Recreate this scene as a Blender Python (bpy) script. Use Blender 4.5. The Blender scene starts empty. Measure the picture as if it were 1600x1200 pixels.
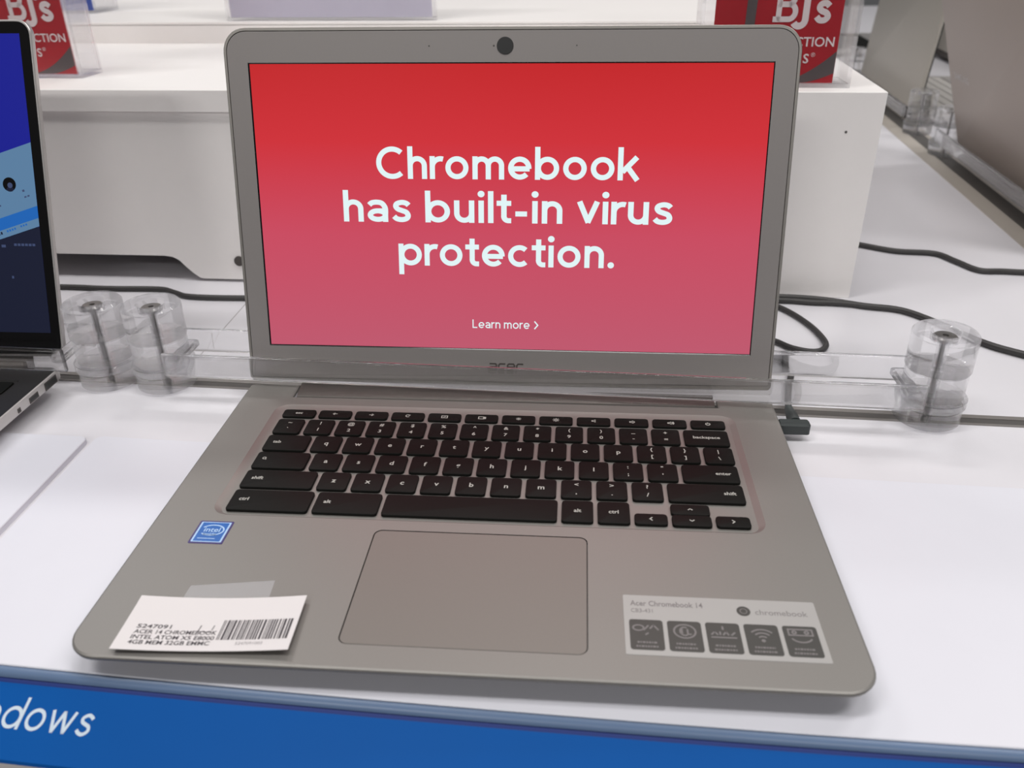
import bpy, bmesh, math, random
from mathutils import Vector, Matrix
R = math.radians
SC = bpy.context.scene
COL = SC.collection
S = 0.001                                     # all shapes below are written in millimetres

# ------------------------------------------------------------------ camera, world, lights, exposure
cam_d = bpy.data.cameras.new('camera')
cam = bpy.data.objects.new('camera', cam_d)
COL.objects.link(cam)
cam.location = (0.214062, -0.242225, 0.285127)
cam.rotation_euler = (1.0700, 0.0130, 0.0750)
cam_d.sensor_width = 36.0
cam_d.lens = 36.0 * 1319.5 / 1600.0
cam_d.clip_start = 0.01
cam_d.clip_end = 50
cam_d.dof.use_dof = True
cam_d.dof.focus_distance = 0.52
cam_d.dof.aperture_fstop = 11
SC.camera = cam

w = bpy.data.worlds.new('store_light')
SC.world = w
w.use_nodes = True
w.node_tree.nodes['Background'].inputs[0].default_value = (0.97, 0.975, 1.0, 1)
w.node_tree.nodes['Background'].inputs[1].default_value = 0.08

def area(name, x, y, z, sx, sy, power, col=(1, .98, .96)):
    d = bpy.data.lights.new(name, 'AREA')
    d.shape = 'RECTANGLE'; d.size = sx; d.size_y = sy; d.energy = power; d.color = col
    o = bpy.data.objects.new(name, d); COL.objects.link(o)
    o.location = (x, y, z)
    return o
for x, y, e in [(-1.1, -0.35, 27), (1.6, -0.35, 28), (0.25, 0.10, 18), (-1.9, 2.5, 26), (2.7, 2.0, 36), (0.3, 2.0, 18), (-1.4, -4.6, 104), (1.8, -4.6, 80)]:
    area('ceiling_and_fill_light', x, y, 2.8, 1.2, 0.3, e)  # rear and far-front ones are added fill for step, deck and riser front

SC.view_settings.view_transform = 'Standard'
SC.view_settings.look = 'None'
SC.view_settings.exposure = 0.0
SC.view_settings.gamma = 1.0
SC.view_settings.use_curve_mapping = False
SC.cycles.max_bounces = 14
SC.cycles.transmission_bounces = 14
SC.cycles.transparent_max_bounces = 16

# ------------------------------------------------------------------ materials
def lin(c):
    def f(v):
        v /= 255.0
        return v / 12.92 if v <= .04045 else ((v + .055) / 1.055) ** 2.4
    return (f(c[0]), f(c[1]), f(c[2]), 1)

def mat(name, rgb, rough=.5, metal=0.0, spec=.5, noise=0.0, nscale=300.0, bump=0.0):
    m = bpy.data.materials.new(name); m.use_nodes = True
    nt = m.node_tree; b = nt.nodes['Principled BSDF']
    b.inputs['Base Color'].default_value = lin(rgb)
    b.inputs['Roughness'].default_value = rough
    b.inputs['Metallic'].default_value = metal
    b.inputs['Specular IOR Level'].default_value = spec
    if noise or bump:
        tc = nt.nodes.new('ShaderNodeTexCoord'); n = nt.nodes.new('ShaderNodeTexNoise')
        n.inputs['Scale'].default_value = nscale; n.inputs['Detail'].default_value = 3
        nt.links.new(tc.outputs['Object'], n.inputs['Vector'])
        if noise:
            mx = nt.nodes.new('ShaderNodeMix'); mx.data_type = 'RGBA'
            c = lin(rgb)
            mx.inputs[6].default_value = tuple(max(0, v * (1 - noise)) for v in c[:3]) + (1,)
            mx.inputs[7].default_value = tuple(min(1, v * (1 + noise)) for v in c[:3]) + (1,)
            nt.links.new(n.outputs['Fac'], mx.inputs[0]); nt.links.new(mx.outputs[2], b.inputs['Base Color'])
        if bump:
            bp = nt.nodes.new('ShaderNodeBump'); bp.inputs['Strength'].default_value = bump
            bp.inputs['Distance'].default_value = .0002
            nt.links.new(n.outputs['Fac'], bp.inputs['Height']); nt.links.new(bp.outputs['Normal'], b.inputs['Normal'])
    return m

def emit(name, rgb, strength=1.0):
    m = bpy.data.materials.new(name); m.use_nodes = True
    nt = m.node_tree; b = nt.nodes['Principled BSDF']
    b.inputs['Base Color'].default_value = (.01, .01, .01, 1); b.inputs['Roughness'].default_value = .25
    b.inputs['Specular IOR Level'].default_value = .3
    b.inputs['Emission Color'].default_value = lin(rgb); b.inputs['Emission Strength'].default_value = strength
    return m

def acrylic(name, tint=(.99, .99, .995), see=.35, rough=.015, ior=1.46):
    m = bpy.data.materials.new(name); m.use_nodes = True
    nt = m.node_tree; out = nt.nodes['Material Output']; b = nt.nodes['Principled BSDF']
    b.inputs['Base Color'].default_value = tint + (1,)
    b.inputs['Roughness'].default_value = rough
    b.inputs['IOR'].default_value = ior
    b.inputs['Transmission Weight'].default_value = 1.0
    t = nt.nodes.new('ShaderNodeBsdfTransparent'); t.inputs[0].default_value = (.98, .98, .985, 1)
    mx = nt.nodes.new('ShaderNodeMixShader'); mx.inputs[0].default_value = see
    nt.links.new(b.outputs[0], mx.inputs[1]); nt.links.new(t.outputs[0], mx.inputs[2])
    nt.links.new(mx.outputs[0], out.inputs['Surface'])
    return m

M = dict(
    laminate=mat('white_laminate', (218, 216, 221), .32, noise=.012, nscale=60),
    board=mat('white_melamine_board', (239, 235, 233), .5, noise=.012, nscale=80),
    sheet=mat('white_mat_sheet', (219, 219, 227), .42, noise=.01, nscale=60),
    seam=mat('mat_edge', (200, 196, 214), .5),
    alu=mat('warm_silver_metal', (139, 136, 132), .46, .5, noise=.03, nscale=900),
    alu_lid=mat('lid_bezel_silver', (146, 141, 139), .5, .35, noise=.02, nscale=900),
    alu_pad=mat('touchpad_silver', (129, 124, 119), .46, .45, noise=.02, nscale=700),
    alu_edge=mat('polished_edge', (150, 146, 141), .42, .6, noise=.02, nscale=200),
    dark_metal=mat('hinge_grey', (92, 87, 84), .4, .6, noise=.04, nscale=300),
    key=mat('key_black', (17, 17, 15), .5, spec=.14, noise=.08, nscale=400),
    legend=mat('legend_grey', (176, 176, 170), .6),
    black=mat('black_plastic', (24, 24, 25), .4, noise=.06, nscale=300),
    glass_black=mat('black_screen_border', (10, 9, 10), .18),
    rubber=mat('black_rubber', (38, 38, 38), .7, noise=.06, nscale=200),
    cable=mat('cable_black', (48, 46, 46), .5, noise=.05, nscale=200),
    plug=mat('plug_dark_grey', (52, 58, 58), .5, noise=.05, nscale=200),
    paper=mat('white_paper', (222, 218, 218), .7, noise=.01, nscale=120),
    ink=mat('printed_ink', (70, 66, 70), .7),
    ink_light=mat('printed_ink_pale', (150, 146, 148), .7),
    rail=mat('rail_grey', (140, 136, 133), .35, .4, noise=.04, nscale=120),
    slot=mat('rail_slot_dark', (78, 75, 73), .5, noise=.05, nscale=120),
    taupe=mat('taupe_strip', (170, 163, 155), .45, noise=.03, nscale=120),
    blue=mat('sign_blue', (0, 86, 166), .45, spec=.2, noise=.03, nscale=40),
    navy=mat('sign_gap_shade_navy', (14, 44, 118), .5),
    lip=mat('sign_lip_blue_grey', (98, 120, 152), .35, noise=.03, nscale=60),
    white_ink=mat('white_print', (214, 228, 240), .5),
    st_blue=mat('sticker_blue', (38, 98, 176), .25, noise=.15, nscale=120),
    st_rim=mat('sticker_violet_rim', (58, 44, 108), .3),
    st_pale=mat('sticker_pale_print', (168, 200, 236), .3),
    st_grey=mat('clear_sticker', (168, 166, 164), .35, noise=.01, nscale=100),
    st_dark=mat('sticker_icon_grey', (66, 65, 62), .45, noise=.04, nscale=300),
    st_text=mat('sticker_text_grey', (122, 118, 118), .5),
    red=mat('sign_red', (176, 34, 44), .35, noise=.03, nscale=30),
    swoosh=mat('sign_grey_swoosh', (92, 84, 84), .4, noise=.1, nscale=60),
    pink=mat('sign_white_print', (236, 224, 224), .4),
    lav=mat('lavender_white_card', (206, 202, 218), .5, noise=.01, nscale=40),
    bluecard=mat('blue_card', (60, 84, 168), .5),
    screw=mat('screw_steel', (150, 148, 146), .3, .9, noise=.05, nscale=300),
    floor=mat('brown_store_floor', (104, 88, 78), .5, noise=.12, nscale=8),
    lidgrey=mat('grey_metal_lid', (186, 181, 172), .42, .55, noise=.025, nscale=500),
    lidwarm=mat('brown_grey_metal_lid', (174, 163, 155), .42, .55, noise=.025, nscale=500),
    pcdark=mat('dark_deck', (44, 42, 42), .4, .2, noise=.06, nscale=300),
    pcsilver=mat('silver_side', (196, 192, 190), .35, .6, noise=.02, nscale=300),
    keygrey=mat('silver_keys', (176, 172, 168), .5, noise=.02, nscale=300),
    keygap=mat('key_gap_dark', (88, 84, 82), .6),
    acr=acrylic('clear_acrylic', see=.54),
    acr_bar=acrylic('clear_acrylic_bar', (.985, .985, .99), see=.32),
    acr_thin=acrylic('clear_acrylic_sheet', (.985, .98, .985), see=.68),
    e_white=emit('screen_white', (224, 243, 245)),
    e_blue=emit('screen_blue', (14, 22, 138)),
    e_steel=emit('screen_steel', (88, 124, 158)),
    e_band=emit('screen_band', (24, 96, 176)),
    e_navy=emit('screen_navy', (14, 20, 44)),
    e_soft=emit('screen_soft', (58, 70, 104)),
)
# tape: thin, half clear
def clear_tape():
    m = mat('clear_tape', (225, 225, 228), .35); nt = m.node_tree
    t = nt.nodes.new('ShaderNodeBsdfTransparent'); mx = nt.nodes.new('ShaderNodeMixShader'); mx.inputs[0].default_value = .82
    nt.links.new(nt.nodes['Principled BSDF'].outputs[0], mx.inputs[1]); nt.links.new(t.outputs[0], mx.inputs[2])
    nt.links.new(mx.outputs[0], nt.nodes['Material Output'].inputs['Surface']); return m
M['tape'] = clear_tape()

# screen red; backlight and viewing-angle glow painted in as pink towards its lower edge
def screen_red():
    m = bpy.data.materials.new('screen_red_glow'); m.use_nodes = True
    nt = m.node_tree; b = nt.nodes['Principled BSDF']
    b.inputs['Base Color'].default_value = (.01, .01, .01, 1); b.inputs['Roughness'].default_value = .3
    b.inputs['Specular IOR Level'].default_value = .1
    tc = nt.nodes.new('ShaderNodeTexCoord'); sp = nt.nodes.new('ShaderNodeSeparateXYZ')
    nt.links.new(tc.outputs['Generated'], sp.inputs[0])
    rp = nt.nodes.new('ShaderNodeValToRGB')
    e = rp.color_ramp.elements
    e[0].position = 0.0; e[0].color = lin((190, 88, 110))
    e[1].position = 1.0; e[1].color = lin((194, 32, 36))
    n = rp.color_ramp.elements.new(.42); n.color = lin((201, 74, 96))
    n = rp.color_ramp.elements.new(.74); n.color = lin((206, 46, 55))
    nt.links.new(sp.outputs['Z'], rp.inputs[0])
    nt.links.new(rp.outputs[0], b.inputs['Emission Color'])
    b.inputs['Emission Strength'].default_value = 1.0
    return m
M['e_red'] = screen_red()

# ------------------------------------------------------------------ mesh helpers
_tc = {}
def text_mesh(body, size, bold=0.0, align='CENTER', shear=0.0, space=1.0):
    k = (body, size, bold, align, shear, space)
    if k in _tc: return _tc[k]
    c = bpy.data.curves.new('lettering', 'FONT')
    c.body = body; c.size = size; c.offset = bold; c.align_x = align; c.shear = shear
    c.resolution_u = 3; c.space_character = space
    o = bpy.data.objects.new('lettering', c); COL.objects.link(o)
    dg = bpy.context.evaluated_depsgraph_get()
    me = bpy.data.meshes.new_from_object(o.evaluated_get(dg))
    vs = [(v.co.x, v.co.y) for v in me.vertices]; fs = [tuple(p.vertices) for p in me.polygons]
    bpy.data.objects.remove(o); bpy.data.curves.remove(c); bpy.data.meshes.remove(me)
    _tc[k] = (vs, fs)
    return vs, fs

def rrect(x0, x1, y0, y1, r, n=6):
    pts = []
    for cx, cy, a0 in ((x1 - r, y0 + r, -90), (x1 - r, y1 - r, 0), (x0 + r, y1 - r, 90), (x0 + r, y0 + r, 180)):
        for i in range(n + 1):
            a = R(a0 + 90 * i / n)
            pts.append((cx + r * math.cos(a), cy + r * math.sin(a)))
    return pts

def circ(cx, cy, r, n=32):
    return [(cx + r * math.cos(2 * math.pi * i / n), cy + r * math.sin(2 * math.pi * i / n)) for i in range(n)]

class MB:
    def __init__(s, xf=None):
        s.bm = bmesh.new(); s.xf = xf
    def v(s, p):
        p = Vector(p)
        return s.bm.verts.new(s.xf(p) if s.xf else p)
    def face(s, pts, mi=0):
        f = s.bm.faces.new([s.v(p) for p in pts]); f.material_index = mi; return f
    def loft(s, loops, mi=0, cap0=True, cap1=True):
        vs = [[s.v(p) for p in l] for l in loops]
        n = len(vs[0])
        for a, b in zip(vs, vs[1:]):
            for i in range(n):
                f = s.bm.faces.new((a[i], a[(i + 1) % n], b[(i + 1) % n], b[i])); f.material_index = mi
        if cap0: s.bm.faces.new(vs[0][::-1]).material_index = mi
        if cap1: s.bm.faces.new(vs[-1]).material_index = mi
        return vs
    def prism(s, poly, z0, z1, mi=0, bev=0.0):
        """poly is CCW (x,y); bev pulls the top loop in along the corner bisectors"""
        if bev:
            s.loft([[(x, y, z0) for x, y in poly], [(x, y, z1 - bev) for x, y in poly], [(x, y, z1) for x, y in inset(poly, bev)]], mi)
        else:
            s.loft([[(x, y, z0) for x, y in poly], [(x, y, z1) for x, y in poly]], mi)
    def box(s, x0, x1, y0, y1, z0, z1, mi=0, bev=0.0):
        if bev:
            c = [(x0, y0), (x1, y0), (x1, y1), (x0, y1)]
            ci = [(x0 + bev, y0 + bev), (x1 - bev, y0 + bev), (x1 - bev, y1 - bev), (x0 + bev, y1 - bev)]
            s.loft([[(x, y, z0) for x, y in ci], [(x, y, z0 + bev) for x, y in c], [(x, y, z1 - bev) for x, y in c], [(x, y, z1) for x, y in ci]], mi)
        else:
            s.prism([(x0, y0), (x1, y0), (x1, y1), (x0, y1)], z0, z1, mi)
    def fill(s, outer, holes, zf, mi=0):
        """flat face with holes; returns the loops of verts"""
        loops = []; edges = []
        for l in [outer] + holes:
            vs = [s.v((x, y, zf)) for x, y in l]; loops.append(vs)
            for i in range(len(vs)): edges.append(s.bm.edges.new((vs[i], vs[(i + 1) % len(vs)])))
        r = bmesh.ops.triangle_fill(s.bm, use_beauty=True, use_dissolve=False, edges=edges)
        for g in r['geom']:
            if isinstance(g, bmesh.types.BMFace): g.material_index = mi
        return loops
    def skirt(s, top, rows, mi=0, cap=False):
        """continue downwards from existing verts with more loops"""
        a = top; n = len(a)
        for l in rows:
            b = [s.v(p) for p in l]
            for i in range(n):
                f = s.bm.faces.new((a[i], a[(i + 1) % n], b[(i + 1) % n], b[i])); f.material_index = mi
            a = b
        if cap: s.bm.faces.new(a).material_index = mi
        return a
    def lathe(s, prof, cx, cy, n=40, mi=0):
        """closed profile of (r,z) turned about a vertical axis"""
        loops = [[s.v((cx + r * math.cos(2 * math.pi * i / n), cy + r * math.sin(2 * math.pi * i / n), z)) for r, z in prof] for i in range(n)]
        m = len(prof)
        for i in range(n):
            a, b = loops[i], loops[(i + 1) % n]
            for j in range(m):
                f = s.bm.faces.new((a[j], b[j], b[(j + 1) % m], a[(j + 1) % m])); f.material_index = mi
    def cyl(s, cx, cy, r, z0, z1, n=24, mi=0, bev=0.0):
        s.prism(circ(cx, cy, r, n), z0, z1, mi, bev)
    def tube(s, path, r, n=10, mi=0, smooth=6):
        P = [Vector(p) for p in path]
        if smooth:
            Q = []
            for i in range(len(P) - 1):
                p0 = P[max(i - 1, 0)]; p1 = P[i]; p2 = P[i + 1]; p3 = P[min(i + 2, len(P) - 1)]
                for k in range(smooth):
                    t = k / smooth
                    Q.append(.5 * ((2 * p1) + (p2 - p0) * t + (2 * p0 - 5 * p1 + 4 * p2 - p3) * t * t + (3 * p1 - p0 - 3 * p2 + p3) * t ** 3))
            Q.append(P[-1]); P = Q
        loops = []; up = Vector((0, 0, 1))
        for i, p in enumerate(P):
            d = (P[min(i + 1, len(P) - 1)] - P[max(i - 1, 0)]).normalized()
            a = d.cross(up)
            if a.length < 1e-3: a = Vector((1, 0, 0))
            a.normalize(); b = a.cross(d)
            loops.append([p + r * (math.cos(2 * math.pi * k / n) * a + math.sin(2 * math.pi * k / n) * b) for k in range(n)])
        s.loft(loops, mi)
    def flat(s, pts, xf2, mi=0):
        return s.face([xf2(u, v) for u, v in pts], mi)
    def text(s, body, size, xf2, mi=0, bold=0.0, align='CENTER', shear=0.0, space=1.0, fitw=None, x=0.0, y=0.0):
        vs, fs = text_mesh(body, size, bold, align, shear, space)
        if not vs: return
        k = 1.0
        if fitw:
            xs = [p[0] for p in vs]; k = fitw / max(1e-6, max(xs) - min(xs)); x = x - min(xs) * k
        V = [s.v(xf2(x + a * k, y + b)) for a, b in vs]
        for f in fs:
            try: s.bm.faces.new([V[i] for i in f]).material_index = mi
            except ValueError: pass
    def strokes(s, lines, wd, xf2, mi=0):
        for pl in split_sharp(lines, wd):
            P = [Vector(p) for p in pl]
            closed = len(P) > 3 and (P[0] - P[-1]).length < 1e-5
            if closed: P = P[:-1]
            n = len(P); L = []; Rr = []
            for i in range(n):
                if closed: a = P[i - 1]; b = P[(i + 1) % n]
                else: a = P[max(i - 1, 0)]; b = P[min(i + 1, n - 1)]
                d1 = (P[i] - a); d2 = (b - P[i])
                if d1.length < 1e-9: d1 = d2
                if d2.length < 1e-9: d2 = d1
                d1 = d1.normalized(); d2 = d2.normalized()
                n1 = Vector((-d1.y, d1.x)); n2 = Vector((-d2.y, d2.x))
                m = n1 + n2
                if m.length < .2: m = n1
                m.normalize()
                k = min(1.38, 1 / max(.3, m.dot(n1)))
                L.append(P[i] + m * wd / 2 * k); Rr.append(P[i] - m * wd / 2 * k)
            VL = [s.v(xf2(*p)) for p in L]; VR = [s.v(xf2(*p)) for p in Rr]
            for i in range(n if closed else n - 1):
                j = (i + 1) % n
                s.bm.faces.new((VL[i], VR[i], VR[j], VL[j])).material_index = mi
    def build(s, name, mats, parent=None, org=(0, 0, 0), normals=True, smooth=35):
        bm = s.bm
        if normals: bmesh.ops.recalc_face_normals(bm, faces=bm.faces[:])
        me = bpy.data.meshes.new(name)
        o3 = Vector(org)
        for v in bm.verts: v.co = (v.co - o3) * S
        bm.to_mesh(me); bm.free()
        for m in (mats if isinstance(mats, (list, tuple)) else [mats]): me.materials.append(m)
        if smooth:
            for p in me.polygons: p.use_smooth = True
            me.set_sharp_from_angle(angle=R(smooth))
        o = bpy.data.objects.new(name, me); COL.objects.link(o)
        if parent is not None: o.parent = parent
        else: o.location = o3 * S
        return o

def split_sharp(lines, wd):
    """break strokes at sharp corners so both arms keep their full width"""
    out = []
    for pl in lines:
        P = [Vector(p) for p in pl]
        if (P[0] - P[-1]).length < 1e-5: out.append(pl); continue
        cur = [P[0]]
        for i in range(1, len(P) - 1):
            d1 = P[i] - P[i - 1]; d2 = P[i + 1] - P[i]
            cur.append(P[i])
            if d1.length > 1e-9 and d2.length > 1e-9 and d1.normalized().dot(d2.normalized()) < -.1:
                cur[-1] = P[i] + d1.normalized() * wd * .18
                out.append(cur); cur = [P[i] - d2.normalized() * wd * .18]
        cur.append(P[-1]); out.append(cur)
    return [[(p[0], p[1]) for p in c] for c in out]

def inset(poly, d):
    n = len(poly); out = []
    for i in range(n):
        p = Vector(poly[i]); a = Vector(poly[i - 1]); b = Vector(poly[(i + 1) % n])
        d1 = (p - a); d2 = (b - p)
        if d1.length < 1e-9: d1 = d2
        if d2.length < 1e-9: d2 = d1
        d1.normalize(); d2.normalize()
        n1 = Vector((-d1.y, d1.x)); n2 = Vector((-d2.y, d2.x)); m = (n1 + n2)
        if m.length < 1e-6: m = n1
        m.normalize(); k = d / max(.35, m.dot(n1))
        q = p + m * k; out.append((q.x, q.y))
    return out

def tag(o, label=None, cat=None, group=None, kind=None):
    if label: o['label'] = label
    if cat: o['category'] = cat
    if group: o['group'] = group
    if kind: o['kind'] = kind
    return o

def thing(name, label, cat, loc=(0, 0, 0), rotz=0.0, group=None):
    o = bpy.data.objects.new(name, None); COL.objects.link(o)
    o.empty_display_size = .02
    o.location = Vector(loc) * S; o.rotation_euler = (0, 0, rotz)
    return tag(o, label, cat, group)

def copy_tree(o, parent=None):
    c = o.copy(); COL.objects.link(c)
    if parent is not None: c.parent = parent
    for ch in list(o.children): copy_tree(ch, c)
    return c

# ------------------------------------------------------------------ stroke letters (x-height 1)
def arc(cx, cy, rx, ry, a0, a1, n=18):
    return [(cx + rx * math.cos(R(a0 + (a1 - a0) * i / n)), cy + ry * math.sin(R(a0 + (a1 - a0) * i / n))) for i in range(n + 1)]
def crv(pts, n=6):
    P = [Vector(p) for p in pts]; Q = []
    for i in range(len(P) - 1):
        p0 = P[max(i - 1, 0)]; p1 = P[i]; p2 = P[i + 1]; p3 = P[min(i + 2, len(P) - 1)]
        for k in range(n):
            t = k / n
            q = .5 * ((2 * p1) + (p2 - p0) * t + (2 * p0 - 5 * p1 + 4 * p2 - p3) * t * t + (3 * p1 - p0 - 3 * p2 + p3) * t ** 3)
            Q.append((q.x, q.y))
    Q.append(tuple(P[-1]))
    return Q
def dot(cx, cy, r): return ('dot', cx, cy, r)

def glyph(ch, w, A=1.42):
    h = w / 2; T = 1 - h
    if ch == 'o': return [arc(.5, .5, .5 - h, .5 - h, 0, 360, 36)], 1.0
    if ch == 'L': return [[(h, 1.4), (h, h), (.82, h)]], .84
    if ch == 'C': return [arc(.70, .70, .70 - h, .71 - h, 48, 312, 36)], 1.20
    if ch in 'hn':
        W = .84; r = W / 2 - h
        return [[(h, 0), (h, A if ch == 'h' else 1)], [(h, T - r)] + arc(h + r, T - r, r, r, 180, 0) + [(W - h, 0)]], W
    if ch == 'u':
        W = .84; r = W / 2 - h
        return [[(W - h, 0), (W - h, 1)], [(h, 1)] + arc(h + r, h + r, r, r, 180, 360) + [(W - h, 1)]], W
    if ch == 'r': return [[(h, 0), (h, 1)], arc(h + .36, T - .36, .36, .36, 180, 72)], .56
    if ch == 'm':
        r = .285
        return [[(h, 0), (h, 1)], arc(h + r, T - r, r, r, 180, 0) + [(h + 2 * r, 0)], arc(h + 3 * r, T - r, r, r, 180, 0) + [(h + 4 * r, 0)]], 4 * r + w
    if ch == 'e': return [[(.06, .47), (1 - h * .7, .47)], arc(.5, .5, .5 - h, .5 - h, -4, 318, 36)], .98
    if ch == 'c': return [arc(.5, .5, .5 - h, .5 - h, 46, 314, 32)], .90
    if ch in 'bp': return [[(h, 0 if ch == 'b' else -.42), (h, A if ch == 'b' else 1)], arc(.53, .5, .5 - h, .5 - h, 0, 360, 36)], 1.03
    if ch == 'd': return [[(1.03 - h, 0), (1.03 - h, A)], arc(.5, .5, .5 - h, .5 - h, 0, 360, 36)], 1.03
    if ch == 'k': return [[(h, 0), (h, A)], [(.20, .36), (.80, 1.0)], [(.42, .56), (.84, 0)]], .90
    if ch == 'a':
        W = .86
        return [crv([(.08, .76), (.20, .86), (.42, T), (.62, .83), (W - h, .62), (W - h, .30)]) + [(W - h, 0)],
                arc(.43, .305, .43 - h, .305 - h, 0, 360, 30), [(.43, .61 - h), (W - h, .61 - h)]], W
    if ch == 's': return [crv([(.70, .76), (.60, .85), (.42, T), (.22, .83), (.165, .71), (.25, .59), (.42, .52), (.60, .44), (.67, .29), (.60, .165), (.41, h), (.20, .15), (.08, .26)])], .80
    if ch == 'i': return [[(h, 0), (h, 1)], dot(h, 1.29, h * 1.28)], w
    if ch == 'l': return [[(h, 0), (h, A)]], w
    if ch == 't': return [[(.30, 1.27), (.30, .30)] + arc(.30 + .19, h + .19, .19, .19, 180, 275, 8) + [(.60, h)], [(.0, T), (.60, T)]], .60
    if ch == 'v': return [[(.10, 1.0), (.46, .10), (.82, 1.0)]], .92
    if ch == 'w': return [[(.06, 1.0), (.36, .06), (.66, .95), (.96, .06), (1.26, 1.0)]], 1.32
    if ch == 'W': return [[(.06, 1.36), (.46, .06), (.86, 1.30), (1.26, .06), (1.66, 1.36)]], 1.72
    if ch == '-': return [[(.02, .42), (.50, .42)]], .52
    if ch == '.': return [dot(h * 1.2, h * 1.2, h * 1.25)], h * 2.4
    return [], .42

def line_of(word, w, gap=.16):
    """lay a line of stroke letters out; returns strokes, dots, width"""
    x = 0.0; L = []; D = []
    tight = {'v': -.05, 'k': -.03, 't': -.04, '-': .02, 'r': -.05}
    for i, ch in enumerate(word):
        if ch == ' ': x += .42; continue
        g, wd = glyph(ch, w)
        for s in g:
            if s[0] == 'dot': D.append((x + s[1], s[2], s[3]))
            else: L.append([(x + a, b) for a, b in s])
        x += wd + gap + tight.get(ch, 0) + (tight.get(word[i + 1], 0) if i + 1 < len(word) else 0)
    return L, D, x - gap
def put_line(mb, word, w, x0, x1, yb, xh, xf2, mi, gap=.16, slant=0.0):
    L, D, W = line_of(word, w, gap)
    kx = (x1 - x0) / W
    f = lambda a, b: xf2(x0 + a * kx + slant * b * xh, yb + b * xh)
    mb.strokes(L, w, f, mi)
    for cx, cy, r in D: mb.flat(circ(cx, cy, r, 20), f, mi)

# ------------------------------------------------------------------ the setting: floor
b = MB(); b.box(-2500, 4000, -2500, 5000, -930, -900)
tag(b.build('floor', M['floor'], org=(0, 0, -900)), kind='structure')

# ------------------------------------------------------------------ display table
def y_edge(x):  # the gently curved front edge of the table
    return 4.2 - .055 * x + .00005 * x * x if x < 420 else 4.2 - .055 * 420 + .00005 * 420 * 420 - .013 * (x - 420)
def mid(x): return 263 - .0405 * x            # line of the clamp posts
tb = thing('display_table', 'long white laminate display table that carries all the laptops', 'table', (300, 400, -900))
T0 = (300, 400, -900)
xs = [-900 + 60 * i for i in range(39)]
front = [(x, y_edge(x) - 1) for x in xs]
b = MB(); b.prism(front + [(1500, 3200), (-900, 3200)], -36, 0)
b.build('tabletop', M['laminate'], tb, T0)
b = MB(); b.prism([(x, y + 90) for x, y in front] + [(1400, 3100), (-800, 3100)], -900, -36.5)
b.build('table_base', M['board'], tb, T0)
def rail_y(x): return 264.5 - .045 * x
b = MB()
for (d0, d1, z1, mi) in ((-6, -4.2, .7, 0), (-4.2, 2.2, .25, 1), (2.2, 6.5, .7, 0)):
    b.prism([(-700, rail_y(-700) + d0), (618, rail_y(618) + d0), (618, rail_y(618) + d1), (-700, rail_y(-700) + d1)], 0.02, z1, mi)
b.build('rail', [M['rail'], M['slot']], tb, T0)
b = MB(); b.box(-68.6, -67.8, 285, 520, .01, .04); b.build('panel_joint', M['ink_light'], tb, T0)
AE = Vector((.065, .998, 0)); AM = Vector((.998, -.065, 0)); A0 = Vector((640, 500, 0))
def arm(m, e, z=0): return A0 + AM * m + AE * e + Vector((0, 0, z))
b = MB(lambda p: arm(p.x, p.y, p.z))
b.box(3, 24, -300, 2100, .02, .7, 0); b.box(24, 45, -300, 2100, .02, .3, 1); b.box(45, 52, -300, 2100, .02, .7, 0)  # flat taupe band, dark slot and narrow taupe edge on the tabletop
b.build('rail', [M['taupe'], M['slot']], tb, T0)

# white mats the laptops stand on
def mat_sheet(x0, x1, label, top, zt=2.0):
    n = 14
    xx = [x0 + (x1 - x0) * i / n for i in range(n + 1)]
    poly = [(x, y_edge(x) + .3) for x in xx]
    rt = [(x1, top(x1) - 4), (x1 - 1.2, top(x1) - 1.2), (x1 - 4, top(x1)), (x0 + 4, top(x0)), (x0 + 1.2, top(x0) - 1.2), (x0, top(x0) - 4)]
    c = Vector((.5 * (x0 + x1), 95, 0))
    bb = MB(); bb.prism(poly + rt, .05, zt, 0, .4)
    return tag(bb.build('display_mat', M['sheet'], org=c), label, 'mat', 'white display mats')
mat_sheet(-86.5, 700, 'large white display mat under the open silver laptop', lambda x: 187.5 - .045 * x)
mat_sheet(-560, -90.3, 'white display mat under the laptop with the blue screen', lambda x: 185.5 - .03 * x, 3.6)

# blue strip along the front edge
sg = thing('edge_sign_strip', 'bright blue sign strip with white lettering along the table front edge', 'sign', (150, -5, -10))
G0 = (150, -5, -10)
xs2 = [-420 + 20 * i for i in range(62)]
def sweep(mb, prof, mi=0):
    loops = [[(x, y_edge(x) + dy, dz) for dy, dz in prof] for x in xs2]
    mb.loft(loops, mi)
b = MB(); sweep(b, [(-.2, -.4), (-.2, 1.6), (-1.2, 2.0), (-2.6, 1.4), (-3.6, .2), (-3.9, -1.0), (-3.2, -1.4)])
b.build('lip', M['lip'], sg, G0)
TI = R(40); c4, s4 = math.cos(TI), math.sin(TI)
b = MB(); sweep(b, [(-3.3, -1.5), (-5.0, -2.3), (-5.6, -3.2), (-3.5, -3.4)])  # gap beneath the lip, its shade painted in as navy
b.build('gap_shade', M['navy'], sg, G0)
b = MB(); sweep(b, [(-5.2, -2.6), (-5.2 - 30.3 * c4, -2.6 - 30.3 * s4), (-6.2 - 29.5 * c4, -4.4 - 30.3 * s4), (-5.2, -5.0)])
def on_strip(u, v):   # u along the strip from x=-20, v down the sloped face
    x = -20 + u
    return Vector((x, y_edge(x) - 5.2 - v * c4 + .25 * s4, -2.6 - v * s4 + .25 * c4))
put_line(b, 'Windows', .16, -36.6, 33.5, 0, 9.2, lambda a, c: on_strip(a, 18.4 - c), 1, gap=.20, slant=.27)
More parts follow.
